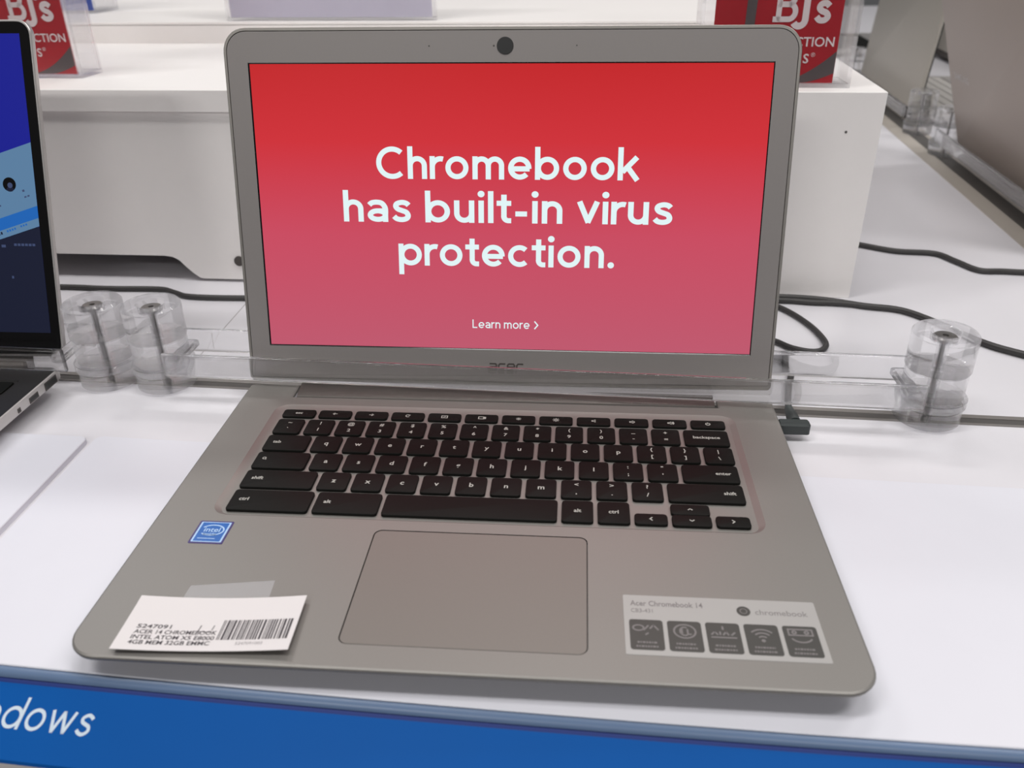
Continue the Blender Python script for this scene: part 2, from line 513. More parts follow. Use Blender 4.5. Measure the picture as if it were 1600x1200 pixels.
b.build('graphic', [M['blue'], M['white_ink']], sg, G0, normals=True)

# ------------------------------------------------------------------ riser at the back
ZT = 168.5
def y_r(x): return 443.5 - .02 * (x - 446)
def riser_poly(x0, x1, d0, yb):
    return [(x0, y_r(x0) + d0), (x1, y_r(x1) + d0), (x1 + .045 * (yb - 446), yb), (x0 + .045 * (yb - 446), yb)]
R0 = (100, 600, 0)
rs = thing('display_riser', 'low white box riser standing on the table behind the silver laptop', 'display riser', R0)
b = MB(); b.prism(riser_poly(-700, 200, 0, 1500), ZT - 17.5, ZT, 0, .6)
b.build('top_slab', M['board'], rs, R0)
# front panel with a cable opening at its foot
xa = [(-700, 24)]
cut = [(-157, 24), (-150, 23), (-144.5, 20), (-139, 13.5), (-133, 7.4), (-128, 3.6), (-124, 2.8), (-112, 2.8)]
poly = [(-700, ZT - 18), (-700, 24)] + cut + [(199.5, 2.8), (199.5, ZT - 18)]
b = MB()
b.loft([[(x, y_r(x) + 3, z) for x, z in poly], [(x, y_r(x) + 21, z) for x, z in poly]])
b.build('front_panel', M['board'], rs, R0)
b = MB(); b.prism(riser_poly(200.5, 446.5, 0, 1500), .2, ZT, 0, .6)
b.build('end_box', M['board'], rs, R0)
b = MB(); b.box(-700, 200, 640, 658, .2, ZT - 18)
b.build('back_panel', M['board'], rs, R0)
def y_disc(mb, x, z, r, y, d, mi=0):
    mb.loft([[(x + a, y, z + c) for a, c in circ(0, 0, r, 20)], [(x + a, y + d, z + c) for a, c in circ(0, 0, r, 20)]], mi)
b = MB(); y_disc(b, 420.5, 138.6, 1.0, y_r(420) - .3, .2)
b.build('screw_hole', M['slot'], rs, R0)
b = MB(); y_disc(b, -88, 20.5, 4.6, y_r(-88) + 1.8, 1.1)
b.build('cable_grommet', M['dark_metal'], rs, R0)
# second step
R1 = (0, 1100, ZT)
st = thing('riser_step', 'raised white step board on the back of the riser', 'display riser', R1)
def step_poly(x0, x1, d):
    f = lambda x: 757 - .03 * (x + 194) + d
    return [(x0, f(x0)), (x1, f(x1)), (x1 + 35, 1500), (x0 + 35, 1500)]
b = MB(); b.prism(step_poly(-900, 458, 0), ZT + .1, ZT + 18.6)
b.build('step_board', M['board'], st, R1)
b = MB(); b.prism(step_poly(-900, 458, 1.2), ZT + 19.2, ZT + 22.0, 0, .4)
b.build('step_cover', M['board'], st, R1)
ZS = ZT + 22.1

# ------------------------------------------------------------------ sign holders
def sign_holder(x0, w, yf, depth, h, zb, label, group, base_loc_y, draw, card, extra_mats, cardname='sign_card', cx0=None, cx1=None):
    L = (x0 + w / 2, yf + depth / 2, zb)
    t = thing('sign_holder', label, 'sign holder', L, 0, group)
    k = lambda x: yf - .04 * (x - x0)
    def wall(xa, xb, da, db, z0, z1, name):
        bb = MB(); bb.prism([(xa, k(xa) + da), (xb, k(xb) + da), (xb, k(xb) + db), (xa, k(xa) + db)], z0, z1, 0, .3)
        bb.build(name, M['acr_thin'], t, L)
    wall(x0, x0 + w, 0, 2.5, zb + 3.2, zb + h, 'front_pane')
    wall(x0, x0 + w, depth - 2.5, depth, zb + 3.2, zb + h, 'rear_pane')
    wall(x0, x0 + 2.5, 2.7, depth - 2.7, zb + 3.2, zb + h, 'side_pane')
    wall(x0 + w - 2.5, x0 + w, 2.7, depth - 2.7, zb + 3.2, zb + h, 'side_pane')
    wall(x0, x0 + w, 0, depth, zb + .1, zb + 3, 'base')
    ca = x0 + 4 if cx0 is None else cx0; cb = x0 + w - 4 if cx1 is None else cx1
    bb = MB(); bb.prism([(ca, k(ca) + 3.2), (cb, k(cb) + 3.2), (cb, k(cb) + 4.0), (ca, k(ca) + 4.0)], zb + 3.4, zb + h - 3, 0)
    draw(bb, lambda u, v: Vector((u, k(u) + 3.0, zb + v)))
    bb.build(cardname, [card] + extra_mats, t, L)
    return t
def draw_bj(x1, left_sw, sdx=0.0):
    """white words and the grey corner; x1 is the card's outer edge"""
    def f(bb, xf):
        E = x1
        # grey swoosh rising to the lower corner
        n_ = 12
        up_ = [(E - 44 + 43.8 * i / n_, 3.6 + 23 * (i / n_) ** 1.8) for i in range(n_ + 1)]
        dn_ = [(E - 24 + 23.8 * i / n_, 3.6 + 7 * (i / n_) ** 1.6) for i in range(n_ + 1)]
        for i in range(n_): bb.flat([up_[i], dn_[i], dn_[i + 1], up_[i + 1]], xf, 2)
        if left_sw:
            bb.flat([(E - 72, 0.5), (E - 65, 0.5), (E - 60, 185), (E - 68, 185)], xf, 2)
        up = lambda u, v: xf(u, v) - Vector((0, .12, 0))
        # B J ' s with slab feet
        X = E - 47; Z = 48
        B = [[(0, 0), (0, 22)], [(-4, 1.2), (8, 1.2)], [(-4, 20.8), (7, 20.8)], [(-1, 11.6), (8, 11.6)],
             arc(7.5, 6.4, 4.6, 5.2, -90, 90, 14), arc(6.8, 16.2, 4.0, 4.6, -90, 90, 14)]
        J = [[(20, 22), (20, 3)] + arc(15.6, 1.0, 4.4, 4.6, 0, -150, 12), [(16, 20.8), (24, 20.8)]]
        for g, wd in ((B, 4.0), (J, 4.8)): bb.strokes([[(X + a, Z + c) for a, c in l] for l in g], wd, up, 1)
        sP = [(36.5, 10.2), (34, 12.2), (30.5, 11.6), (29.4, 9.0), (31.5, 6.9), (34.6, 5.6), (36.2, 3.0), (34, .6), (30.4, .6), (28.0, 3.0)]
        bb.strokes([[(X + a, Z + c) for a, c in crv(sP)]], 4.3, up, 1)
        bb.strokes([[(X + 26, Z + 22), (X + 25, Z + 15)]], 2.6, up, 1)
        bb.text('PROTECTION', 9.6, up, 1, bold=.12, align='RIGHT', x=E - 2.5, y=30)
        bb.text('S', 9.6, up, 1, bold=.16, align='CENTER', x=E - 22.5 - sdx, y=18.0)
        bb.text('\u00ae', 4.2, up, 1, align='CENTER', x=E - 17.5 - sdx, y=22.5)
    return f
sign_holder(305, 117, 463.5, 34, 190, ZT + .1, 'clear holder with a red sign at the riser corner by the grey laptops', 'red sign holders on the riser', 0,
            draw_bj(409, True), M['red'], [M['pink'], M['swoosh']], cx0=315, cx1=409)
sign_holder(-341, 117, 515, 36, 190, ZT + .1, 'clear holder with a red sign behind the blue-screen laptop', 'red sign holders on the riser', 0,
            draw_bj(-229.5, False, 8), M['red'], [M['pink'], M['swoosh']], cx0=-332, cx1=-229.5)
def no_draw(bb, xf): pass
sign_holder(-187, 240, 769, 14, 260, ZS, 'wide clear holder with a pale lavender card on the white step', 'card holders on the step', 0, no_draw, M['lav'], [], 'card')
sign_holder(-640, 245, 880, 60, 200, ZS, 'clear holder with a blue card far back on the white step', 'card holders on the step', 0, no_draw, M['bluecard'], [], 'card')

# ------------------------------------------------------------------ centre laptop
L0 = (170, 120, 2)
lp = thing('laptop', 'open silver laptop with a red lit screen on the white mat', 'laptop', L0)
DZ = 16.5
def deck_outline(i):
    x0, x1, y0, y1, r = i, 340 - i, i, 239 - i, max(1.0, 15 - i)
    rb = max(.5, 3 - i)
    P = []
    def A(cx, cy, rr, a0, n=8):
        for k in range(n + 1):
            a = R(a0 + 90 * k / n); P.append((cx + rr * math.cos(a), cy + rr * math.sin(a)))
    A(x0 + r, y0 + r, r, 180); A(x1 - r, y0 + r, r, 270)
    A(x1 - rb, y1 - rb, rb, 0, 3)
    P.extend([(305 + i, y1), (305 + i, 223 - i), (33 - i, 223 - i), (33 - i, y1)])
    A(x0 + rb, y1 - rb, rb, 90, 3)
    return P
lo = lambda pts, z: [(x, y, z) for x, y in pts]
well = rrect(26.5, 313.0, 98.2, 213.0, 9.5, 8)
well2 = rrect(30.6, 309.4, 100.4, 208.2, 5.5, 8)
padh = rrect(116.2, 223.2, 13.6, 90.6, 4.2, 6)
b = MB()
top = b.fill(deck_outline(1.1), [well, padh], DZ)
b.skirt(top[0], [lo(deck_outline(.25), DZ - .45), lo(deck_outline(0), DZ - 1.2), lo(deck_outline(.5), DZ - 2.6), lo(deck_outline(7), 9.0), lo(deck_outline(14), 5.2)], 0, True)
b.skirt(top[1], [lo(inset(well, .9), DZ - .35), lo(well2, DZ - 1.35)], 0, True)
b.skirt(top[2], [lo(padh, DZ - 1.6)], 1, True)
b.build('base', [M['alu'], M['slot']], lp, L0, smooth=18)
# touchpad
b = MB(); b.prism(rrect(116.65, 222.75, 14.05, 90.15, 3.8, 6), DZ - 1.5, DZ - .12, 0, .15)
b.build('touchpad', M['alu_pad'], lp, L0)
for (x, y) in ((36, 32), (304, 32), (36, 206), (304, 206)):
    b = MB(); b.cyl(x, y, 8, 2.05, 5.6, 20, 0, .4); b.build('rubber_foot', M['rubber'], lp, L0)
# hinge cover in the notch
b = MB()
prof = [(224.6, 9), (224.6, 14.0), (225.6, 15.8), (228, 16.9), (233, 17.6), (238.4, 18.4), (240.6, 17), (240.6, 9)]
b.loft([[(x, y, z) for y, z in prof] for x in (34.6, 303.4)])
b.build('hinge', M['dark_metal'], lp, L0)

# keys
U = 19.0; KX = 32.05; KZ0 = DZ - 1.3; KZ1 = DZ + .35
def key(x0, x1, y0, y1, legends, r=1.9):
    bb = MB(); P = rrect(x0, x1, y0, y1, r, 4)
    bb.loft([lo(P, KZ0), lo(P, KZ1 - .35), lo(inset(P, .14), KZ1 - .1), lo(inset(P, .45), KZ1)])
    cx, cy = .5 * (x0 + x1), .5 * (y0 + y1)
    xf = lambda u, v: Vector((u, v, KZ1 + .05))
    for kind, body, size, dx, dy, al in legends:
        if kind == 't':
            ax = cx + dx if al == 'CENTER' else (x0 + dx if al == 'LEFT' else x1 - dx)
            bb.text(body, size, xf, 1, bold=.02 * size, align=al, x=ax, y=cy + dy - .33 * size)
        else:
            bb.strokes([[(cx + dx + a * size, cy + dy + c * size) for a, c in l] for l in body], .16 * size + .18, xf, 1)
    o = bb.build('key', [M['key'], M['legend']], lp, (x0, y0, 0))
    o.location = (Vector((x0, y0, 0)) - Vector(L0)) * S
    return o
G = 1.25
def row(y0, h, seq):
    x = KX
    for wd, leg in seq:
        key(x + G, x + wd * U - G, y0, y0 + h, leg); x += wd * U
c1 = lambda s: [('t', s, 5.2, 0, 0.3, 'CENTER')]
c2 = lambda a, s: [('t', a, 4.4, 0, 3.9, 'CENTER'), ('t', s, 4.4, 0, -3.2, 'CENTER')]
lt = lambda s: [('t', s, 3.9, 4.5, 0.6, 'LEFT')]
rt = lambda s: [('t', s, 3.9, 4.2, 0.2, 'RIGHT')]
I = {}
I['back'] = [[(.6, 0), (-.5, 0)], [(-.05, .45), (-.55, 0), (-.05, -.45)]]
I['fwd'] = [[(-.6, 0), (.5, 0)], [(.05, .45), (.55, 0), (.05, -.45)]]
I['reload'] = [arc(0, 0, .5, .5, 40, 320, 14), [(.5, .55), (.42, .15), (.1, .3)]]
I['full'] = [[(-.7, -.5), (.7, -.5), (.7, .5), (-.7, .5), (-.7, -.5)], [(-.3, -.2), (.3, .2)]]
I['win'] = [[(-.7, -.5), (.5, -.5), (.5, .5), (-.7, .5), (-.7, -.5)], [(.75, .5), (.75, -.5)], [(1.0, .5), (1.0, -.5)]]
I['dim'] = [arc(0, 0, .22, .22, 0, 360, 12)] + [[(.45 * math.cos(R(a)), .45 * math.sin(R(a))), (.62 * math.cos(R(a)), .62 * math.sin(R(a)))] for a in range(0, 360, 45)]
I['bright'] = [arc(0, 0, .32, .32, 0, 360, 12)] + [[(.55 * math.cos(R(a)), .55 * math.sin(R(a))), (.8 * math.cos(R(a)), .8 * math.sin(R(a)))] for a in range(0, 360, 45)]
I['mute'] = [[(-.4, -.2), (-.4, .2), (0, .2), (.4, .55), (.4, -.55), (0, -.2), (-.4, -.2)]]
I['down'] = I['mute'] + [arc(.45, 0, .3, .35, -60, 60, 6)]
I['up'] = I['mute'] + [arc(.45, 0, .3, .35, -60, 60, 6), arc(.45, 0, .6, .65, -60, 60, 8)]
I['power'] = [arc(0, 0, .5, .5, 120, 420, 16), [(0, .1), (0, .7)]]
I['search'] = [arc(-.1, .1, .42, .42, 0, 360, 14), [(.2, -.2), (.55, -.55)]]
I['ml'] = [[(.25, .5), (-.25, 0), (.25, -.5)]]; I['mr'] = [[(-.25, .5), (.25, 0), (-.25, -.5)]]
I['mu'] = [[(-.5, -.2), (0, .25), (.5, -.2)]]; I['md'] = [[(-.5, .2), (0, -.25), (.5, .2)]]
ic = lambda n, s=2.5: [('s', I[n], s, 0, 0, '')]
fw = 14.5 / 12
row(197.6, 8.6, [(fw, [('t', 'esc', 3.6, 0, .2, 'CENTER')])] + [(fw, ic(n)) for n in ('back', 'fwd', 'reload', 'full', 'win', 'dim', 'bright', 'mute', 'down', 'up', 'power')])
row(178.3, 16.3, [(1, c2('~', '`'))] + [(1, c2(a, s)) for a, s in zip('!@#$%^&*()_+', '1234567890-=')] + [(1.5, [('t', 'backspace', 3.9, 0, .2, 'CENTER')])])
row(159.7, 16.3, [(1.5, lt('tab'))] + [(1, c1(s)) for s in 'qwertyuiop'] + [(1, c2('{', '[')), (1, c2('}', ']')), (1, c2('|', '\\'))])
row(141.2, 16.3, [(1.75, [('s', I['search'], 2.2, -10, 1.2, '')])] + [(1, c1(s)) for s in 'asdfghjkl'] + [(1, c2(':', ';')), (1, c2('"', "'")), (1.75, rt('enter'))])
row(122.7, 16.3, [(2.25, lt('shift'))] + [(1, c1(s)) for s in 'zxcvbnm'] + [(1, c2('<', ',')), (1, c2('>', '.')), (1, c2('?', '/')), (2.25, rt('shift'))])
Y5, H5 = 102.4, 18.0
key(33.3, 77.0, Y5, Y5 + H5, lt('ctrl')); key(79.3, 114.0, Y5, Y5 + H5, lt('alt')); key(116.2, 207.6, Y5, Y5 + H5, [])
key(209.8, 226.2, Y5, Y5 + H5, [('t', 'alt', 3.9, 0, 0.4, 'CENTER')]); key(228.4, 245.0, Y5, Y5 + H5, [('t', 'ctrl', 3.9, 0, 0.4, 'CENTER')])
key(247.2, 264.0, Y5 + .2, Y5 + 9.0, ic('ml', 2.6)); key(288.4, 305.6, Y5 + .2, Y5 + 9.0, ic('mr', 2.6))
key(266.2, 286.2, Y5, Y5 + 8.85, ic('md', 2.4)); key(266.2, 286.2, Y5 + 9.15, Y5 + H5, ic('mu', 2.4))

# processor sticker
def deckxf(z): return lambda u, v: Vector((u, v, z))
b = MB()
b.prism(rrect(24.9, 42.6, 74.6, 92.4, .8, 3), DZ + .02, DZ + .14, 1)
b.prism(rrect(25.9, 41.6, 75.8, 91.5, .5, 3), DZ + .14, DZ + .2, 2)
b.prism(rrect(26.9, 40.6, 76.4, 90.9, .3, 3), DZ + .2, DZ + .26, 0)
xf = deckxf(DZ + .32)
ring = [(33.7 + 5.9 * math.cos(R(a)), 84.9 + 4.0 * math.sin(R(a))) for a in range(-140, 160, 10)]
b.strokes([ring], .8, xf, 2)
b.text('intel', 5.0, xf, 2, bold=.06, align='CENTER', x=33.7, y=83.6)
b.text('inside', 3.0, xf, 2, bold=.04, align='CENTER', x=33.5, y=80.9)
b.strokes([[(28.5, 78.4), (37.5, 78.4)]], .5, xf, 2)
b.build('processor_sticker', [M['st_blue'], M['st_rim'], M['st_pale']], lp, L0)

# feature sticker
b = MB()
b.prism(rrect(238.9, 323.4, 15.2, 50.8, .8, 3), DZ + .02, DZ + .14, 0)
xf = deckxf(DZ + .2)
b.text('Acer Chromebook 14', 4.6, xf, 2, bold=.06, align='LEFT', x=242.0, y=44.2, fitw=32)
b.text('CB3-431', 3.4, xf, 2, align='LEFT', x=242.2, y=40.0, fitw=9.5)
b.flat(circ(291.6, 43.4, 3.0, 24), xf, 1)
b.strokes([arc(291.6, 43.4, 1.5, 1.5, 0, 360, 16)], .35, deckxf(DZ + .24), 2)
b.text('chromebook', 4.6, xf, 2, align='LEFT', x=296.6, y=41.6, fitw=22.5)
xi = deckxf(DZ + .26)
for k in range(5):
    x0 = 241.0 + 16.35 * k
    b.prism(rrect(x0, x0 + 14.5, 18.0, 35.6, 1.4, 4), DZ + .14, DZ + .2, 1)
    c = x0 + 7.25
    for (yy, hw) in ((22.3, 4.2), (20.0, 4.8)):     # captions too small to read
        seg = []
        q = c - hw
        n = 0
        while q < c + hw:
            l_ = (.9, .6, 1.2, .7)[(n + k) % 4]; seg.append([(q, yy), (min(q + l_, c + hw), yy)]); q += l_ + .35; n += 1
        b.strokes(seg, .95, xi, 2)
    if k == 0: g = [arc(c - 3.4, 30.6, 2.3, 1.6, 0, 360, 16), [(c - 1.2, 29.2), (c + 1, 32.2)], [(c + 1.4, 30.2), (c + 3.2, 32.4), (c + 5.2, 29.6)], [(c - .6, 26.6), (c + .8, 27.8)]]
    elif k == 1: g = [arc(c, 29.6, 4.6, 3.9, 0, 360, 22), arc(c, 29.6, 2.0, 2.4, 60, 300, 12), [(c - 1.2, 31), (c - 1.2, 28), ], [(c + 1.2, 31), (c + 1.2, 28), (c + 2.8, 28)]]
    elif k == 2: g = [[(c, 33.6), (c, 31.4)], [(c - 5.2, 28.4), (c - 3.6, 30.2), (c - 2.4, 28.4)], [(c - 1.4, 28.4), (c - 1.4, 30.4)], [(c - .2, 28.4), (c + 1.2, 30.4), (c + 2.2, 28.4)], [(c + 3.2, 28.4), (c + 5, 30.2)], [(c - 5.4, 27.0), (c + 5.4, 27.0)]]
    elif k == 3: g = [arc(c, 26.4, r_, r_, 45, 135, 12) for r_ in (2.2, 4.2, 6.2)] + [arc(c, 26.2, .5, .5, 0, 360, 8)]
    else: g = [[(c - 5, 33.6), (c + 5, 33.6), (c + 5, 30.2), (c - 5, 30.2), (c - 5, 33.6)], arc(c - 2.6, 31.9, .8, .8, 0, 360, 10), arc(c + 2.6, 31.9, .8, .8, 0, 360, 10), arc(c, 29.4, 4.4, 3.2, 200, 340, 12)]
    b.strokes(g, .75, xi, 2)
b.build('feature_sticker', [M['st_grey'], M['st_dark'], M['st_text']], lp, L0)

# lid
LID = 1.3550
LU = Vector((0, math.cos(LID), math.sin(LID))); LN = Vector((0, -math.sin(LID), math.cos(LID))); LO = Vector((0, 241.77, 28.82))
def lidp(x, s_, t=0.0): return LO + Vector((x, 0, 0)) + LU * s_ + LN * t
LXF = lambda p: lidp(p.x, p.y, p.z)
def lid_out(i): 
    P = []
    r = max(1, 14 - i); rb = max(.6, 2.5 - i)
    for cx, cy, rr, a0, n in ((340 - i - rb, -8.5 + i + rb, rb, -90, 3), (340 - i - r, 208 - i - r, r, 0, 8), (i + r, 208 - i - r, r, 90, 8), (i + rb, -8.5 + i + rb, rb, 180, 3)):
        for k in range(n + 1):
            a = R(a0 + 90 * k / n); P.append((cx + rr * math.cos(a), cy + rr * math.sin(a)))
    return P
b = MB(LXF)
b.loft([lo(lid_out(5), -6.2), lo(lid_out(1.2), -5.2), lo(lid_out(0), -3.4), lo(lid_out(0), -.2), lo(lid_out(.35), .25), lo(lid_out(1.7), .25), lo(lid_out(1.9), -.9)])
lid = b.build('lid', M['alu_edge'], lp, L0)
scr = [(14.4, 13.9), (325.6, 13.9), (325.6, 188.4), (14.4, 188.4)]
b = MB(LXF)
tp = b.fill(lid_out(2.1), [scr], .05)
b.skirt(tp[0], [lo(lid_out(2.1), -.25)])
b.skirt(tp[1], [lo(inset(scr, .5), -.45)], 1)
b.build('bezel', [M['alu_lid'], M['glass_black']], lid, L0)
b = MB(LXF)
b.prism([(13.9, 13.4), (326.1, 13.4), (326.1, 188.9), (13.9, 188.9)], -.62, -.5, 1)
b.flat([(15.25, 14.7), (325.0, 14.7), (325.0, 187.7), (15.25, 187.7)], lambda u, v: (u, v, -.46), 0)
tx = lambda u, v: (u, v, -.42)
put_line(b, 'Chromebook', .225, 90.2, 250.2, 121.2, 13.6, tx, 2, gap=.17)
put_line(b, 'has built-in virus', .225, 68.3, 272.2, 94.9, 13.6, tx, 2, gap=.17)
put_line(b, 'protection.', .225, 102.3, 237.6, 67.9, 13.6, tx, 2, gap=.17)
put_line(b, 'Learn more', .18, 148.8, 185.4, 28.2, 3.95, tx, 2, gap=.20)
b.strokes([[(188.6, 33.2), (190.7, 30.7), (188.6, 28.2)]], .8, tx, 2)
b.build('screen', [M['e_red'], M['glass_black'], M['e_white']], lid, L0, normals=False)
# webcam, pinholes, maker's word
b = MB(LXF); b.prism(circ(169.7, 197.4, 4.9, 36), .06, .35, 0, .12); b.prism(circ(169.7, 197.4, 1.6, 24), .35, .42, 0)
b.build('webcam', [M['black'], M['glass_black']], lid, L0)
for x, r_ in ((124.7, .5), (163.0, .55), (211.5, .4)):
    b = MB(LXF); b.prism(circ(x, 197.4, r_, 12), .06, .14); b.build('pinhole', M['slot'], lid, L0)
b = MB(LXF)
f2 = lambda u, v: (159.4 + u, .2 + v, .12)
b.strokes([[(.3, 4.6), (4.2, 4.6), (4.8, 3.8), (4.8, .5), (1, .5), (.4, 1.2), (.4, 1.9), (1, 2.5), (4.8, 2.5)],
           [(10.6, 4.6), (7.2, 4.6), (6.3, 3.6), (6.3, 1.5), (7.2, .5), (10.6, .5)],
           [(12.2, 2.5), (16.4, 2.5), (16.6, 3.6), (15.8, 4.6), (12.9, 4.6), (12, 3.6), (12, 1.5), (12.9, .5), (16.4, .5)],
           [(18, .3), (18, 3.6), (18.9, 4.6), (22.2, 4.6)]], 1.05, f2)
b.build('maker_word', M['dark_metal'], lid, L0)

# ------------------------------------------------------------------ price tag taped to the palm rest
t = thing('price_tag', 'curled white paper price tag with a barcode taped to the silver palm rest', 'price tag', (60, 20, DZ))
P0 = (60, 20, DZ)
TA = R(2.6)
def tagp(u, v, dz=0.0):     # u 0..76 across, v 0..33 up; the near corners lift a little
    c, s_ = math.cos(TA), math.sin(TA)
    k = (u / 76.0 - .42)
    z = .45 + 1.2 * max(0, 1 - v / 33) ** 1.5 + 7.0 * k * k * (.75 + .25 * (v / 33))
    return Vector((22.2 + u * c - v * s_, 2.2 + u * s_ + v * c, DZ + z + dz))
b = MB()
NU, NV = 24, 10
g0 = [[b.v(tagp(76 * i / NU, 33 * j / NV, 0)) for i in range(NU + 1)] for j in range(NV + 1)]
g1 = [[b.v(tagp(76 * i / NU, 33 * j / NV, .22)) for i in range(NU + 1)] for j in range(NV + 1)]
for g_ in (g0, g1):
    for j in range(NV):
        for i in range(NU): b.bm.faces.new((g_[j][i], g_[j][i + 1], g_[j + 1][i + 1], g_[j + 1][i]))
def rim(a, c):
    for i in range(len(a) - 1): b.bm.faces.new((a[i], a[i + 1], c[i + 1], c[i]))
rim(g0[0], g1[0]); rim(g0[-1], g1[-1]); rim([r_[0] for r_ in g0], [r_[0] for r_ in g1]); rim([r_[-1] for r_ in g0], [r_[-1] for r_ in g1])
xf = lambda u, v: tagp(u, v, .32)
for y, s_, wd in ((13.0, '5247091', 15), (9.7, 'ACER 14 CHROMEBOOK', 36), (6.5, 'INTEL ATOM X5 E8000', 36), (3.4, '4GB MEM 32GB EMMC', 35)):
    b.text(s_, 3.3, xf, 1, bold=.05, align='LEFT', x=6, y=y, fitw=wd)
b.strokes([[(33.8, 15.4), (33.4, 11.6), (39, 11.2)], [(39.6, 15.4), (39.2, 12.4)]], .4, xf, 1)
random.seed(4)
x = 43.0
while x < 73.4:
    bw = random.choice((.38, .38, .7, 1.0)); gp = random.choice((.38, .38, .7))
    for j in range(3):
        b.face([xf(x, 6.6 + 4 * j), xf(x + bw, 6.6 + 4 * j), xf(x + bw, 10.6 + 4 * j), xf(x, 10.6 + 4 * j)], 1)
    x += bw + gp
b.text('5247091003', 2.4, xf, 2, align='CENTER', x=58, y=3.6)
b.build('paper', [M['paper'], M['ink'], M['ink_light']], t, P0, smooth=60)
b = MB()
tq = [(39.0, 30.0, DZ + .06), (79.0, 32.5, DZ + .06), (77.6, 50.4, DZ + .06), (39.4, 44.6, DZ + .06)]
b.loft([tq, [(x, y, z + .07) for x, y, z in tq]])
b.build('tape', M['tape'], t, P0)

# ------------------------------------------------------------------ acrylic clamps
def post(t, cx, cy, org, xf=None, k=1.0):
    def A(prof, name, m):
        bb = MB(xf); bb.lathe([(r * k, z * k) for r, z in prof], cx, cy, 44); return bb.build(name, m, t, org)
    A([(2.4, 1.0), (19.2, 1.0), (20.2, 2.0), (20.2, 12.6), (19.6, 13.2), (2.4, 13.2)], 'post_base', M['acr'])
    A([(2.4, 13.5), (20.8, 13.5), (21.4, 14.1), (21.4, 18.6), (20.8, 19.2), (2.4, 19.2)], 'collar', M['acr'])
    A([(2.4, 37.8), (19.0, 37.8), (19.6, 38.4), (19.6, 60.2), (18.2, 62), (9.8, 62), (9.0, 61.2), (8.6, 56), (2.4, 56)], 'post_cap', M['acr'])
    A([(2.4, 19.5), (18.2, 19.5), (18.8, 20.2), (18.8, 36.8), (18.2, 37.5), (2.4, 37.5)], 'collar', M['acr'])
    A([(.01, 1.2), (1.5, 1.2), (1.5, 56.3), (7.4, 56.3), (7.4, 58.2), (6.4, 59.2), (1.8, 59.2), (1.8, 57.8), (.01, 57.8)], 'screw', M['screw'])
def bar(t, x0, x1, line, d0, d1, z0, z1, org, name, xf=None):
    bb = MB(xf)
    loops = []
    e = .7
    for x, q in ((x0, .6), (x0 + .6, 0), (x1 - .6, 0), (x1, .6)):
        y = line(x)
        loops.append([(x, y + p_[0], p_[1]) for p_ in rrect(d0 + q, d1 - q, z0 + q, z1 - q, 2.1 - q, 4)])
    bb.loft(loops); return bb.build(name, M['acr_bar'], t, org)
def lug(t, cx, sgn, line, org, xf=None):
    bb = MB(xf)
    for d0, d1 in ((-24.4, -19.6), (10.2, 14.8)):
        xa, xb = sorted((cx + sgn * 2, cx + sgn * 31)); y = line(cx + sgn * 16)
        bb.box(xa, xb, y + min(d0, d1) , y + max(d0, d1), 24.5, 32.5, 0, .8)
    return bb
def clamp(label, xa, xb, line, posts, group='acrylic laptop clamps', org=None, z=1.0):
    O = org or (.5 * (xa + xb), line(.5 * (xa + xb)), 0)
    t = thing('laptop_clamp', label, 'security clamp', O, 0, group)
    for p_ in posts: post(t, p_, line(p_), O)
    bar(t, xa + 14, xb - 14, line, -27.4, -23.8, 19.8, 37.2, O, 'front_bar')
    bar(t, xa + 14, xb - 14, line, 10, 14.4, 20.4, 38.2, O, 'rear_bar')
    # end plates that carry the two bars into the posts
    for p_ in posts:
        sg_ = 1 if p_ == xa else -1
        bb = MB(); x1_, x2_ = sorted((p_ + sg_ * 15.2, p_ + sg_ * 24)); y = line(p_ + sg_ * 21)
        bb.box(x1_, x2_, y - 23.4, y + 9.6, 25.5, 31.5, 0, 1.2)
        bb.build('end_plate', M['acr_bar'], t, O)
    return t
clamp('clear acrylic clamp with two posts and bars across the open silver laptop', -73, 441.5, mid, (-73, 441.5))
clamp('clear acrylic clamp whose post stands beside the blue-screen laptop', -560, -115.5, mid, (-115.5, -560))

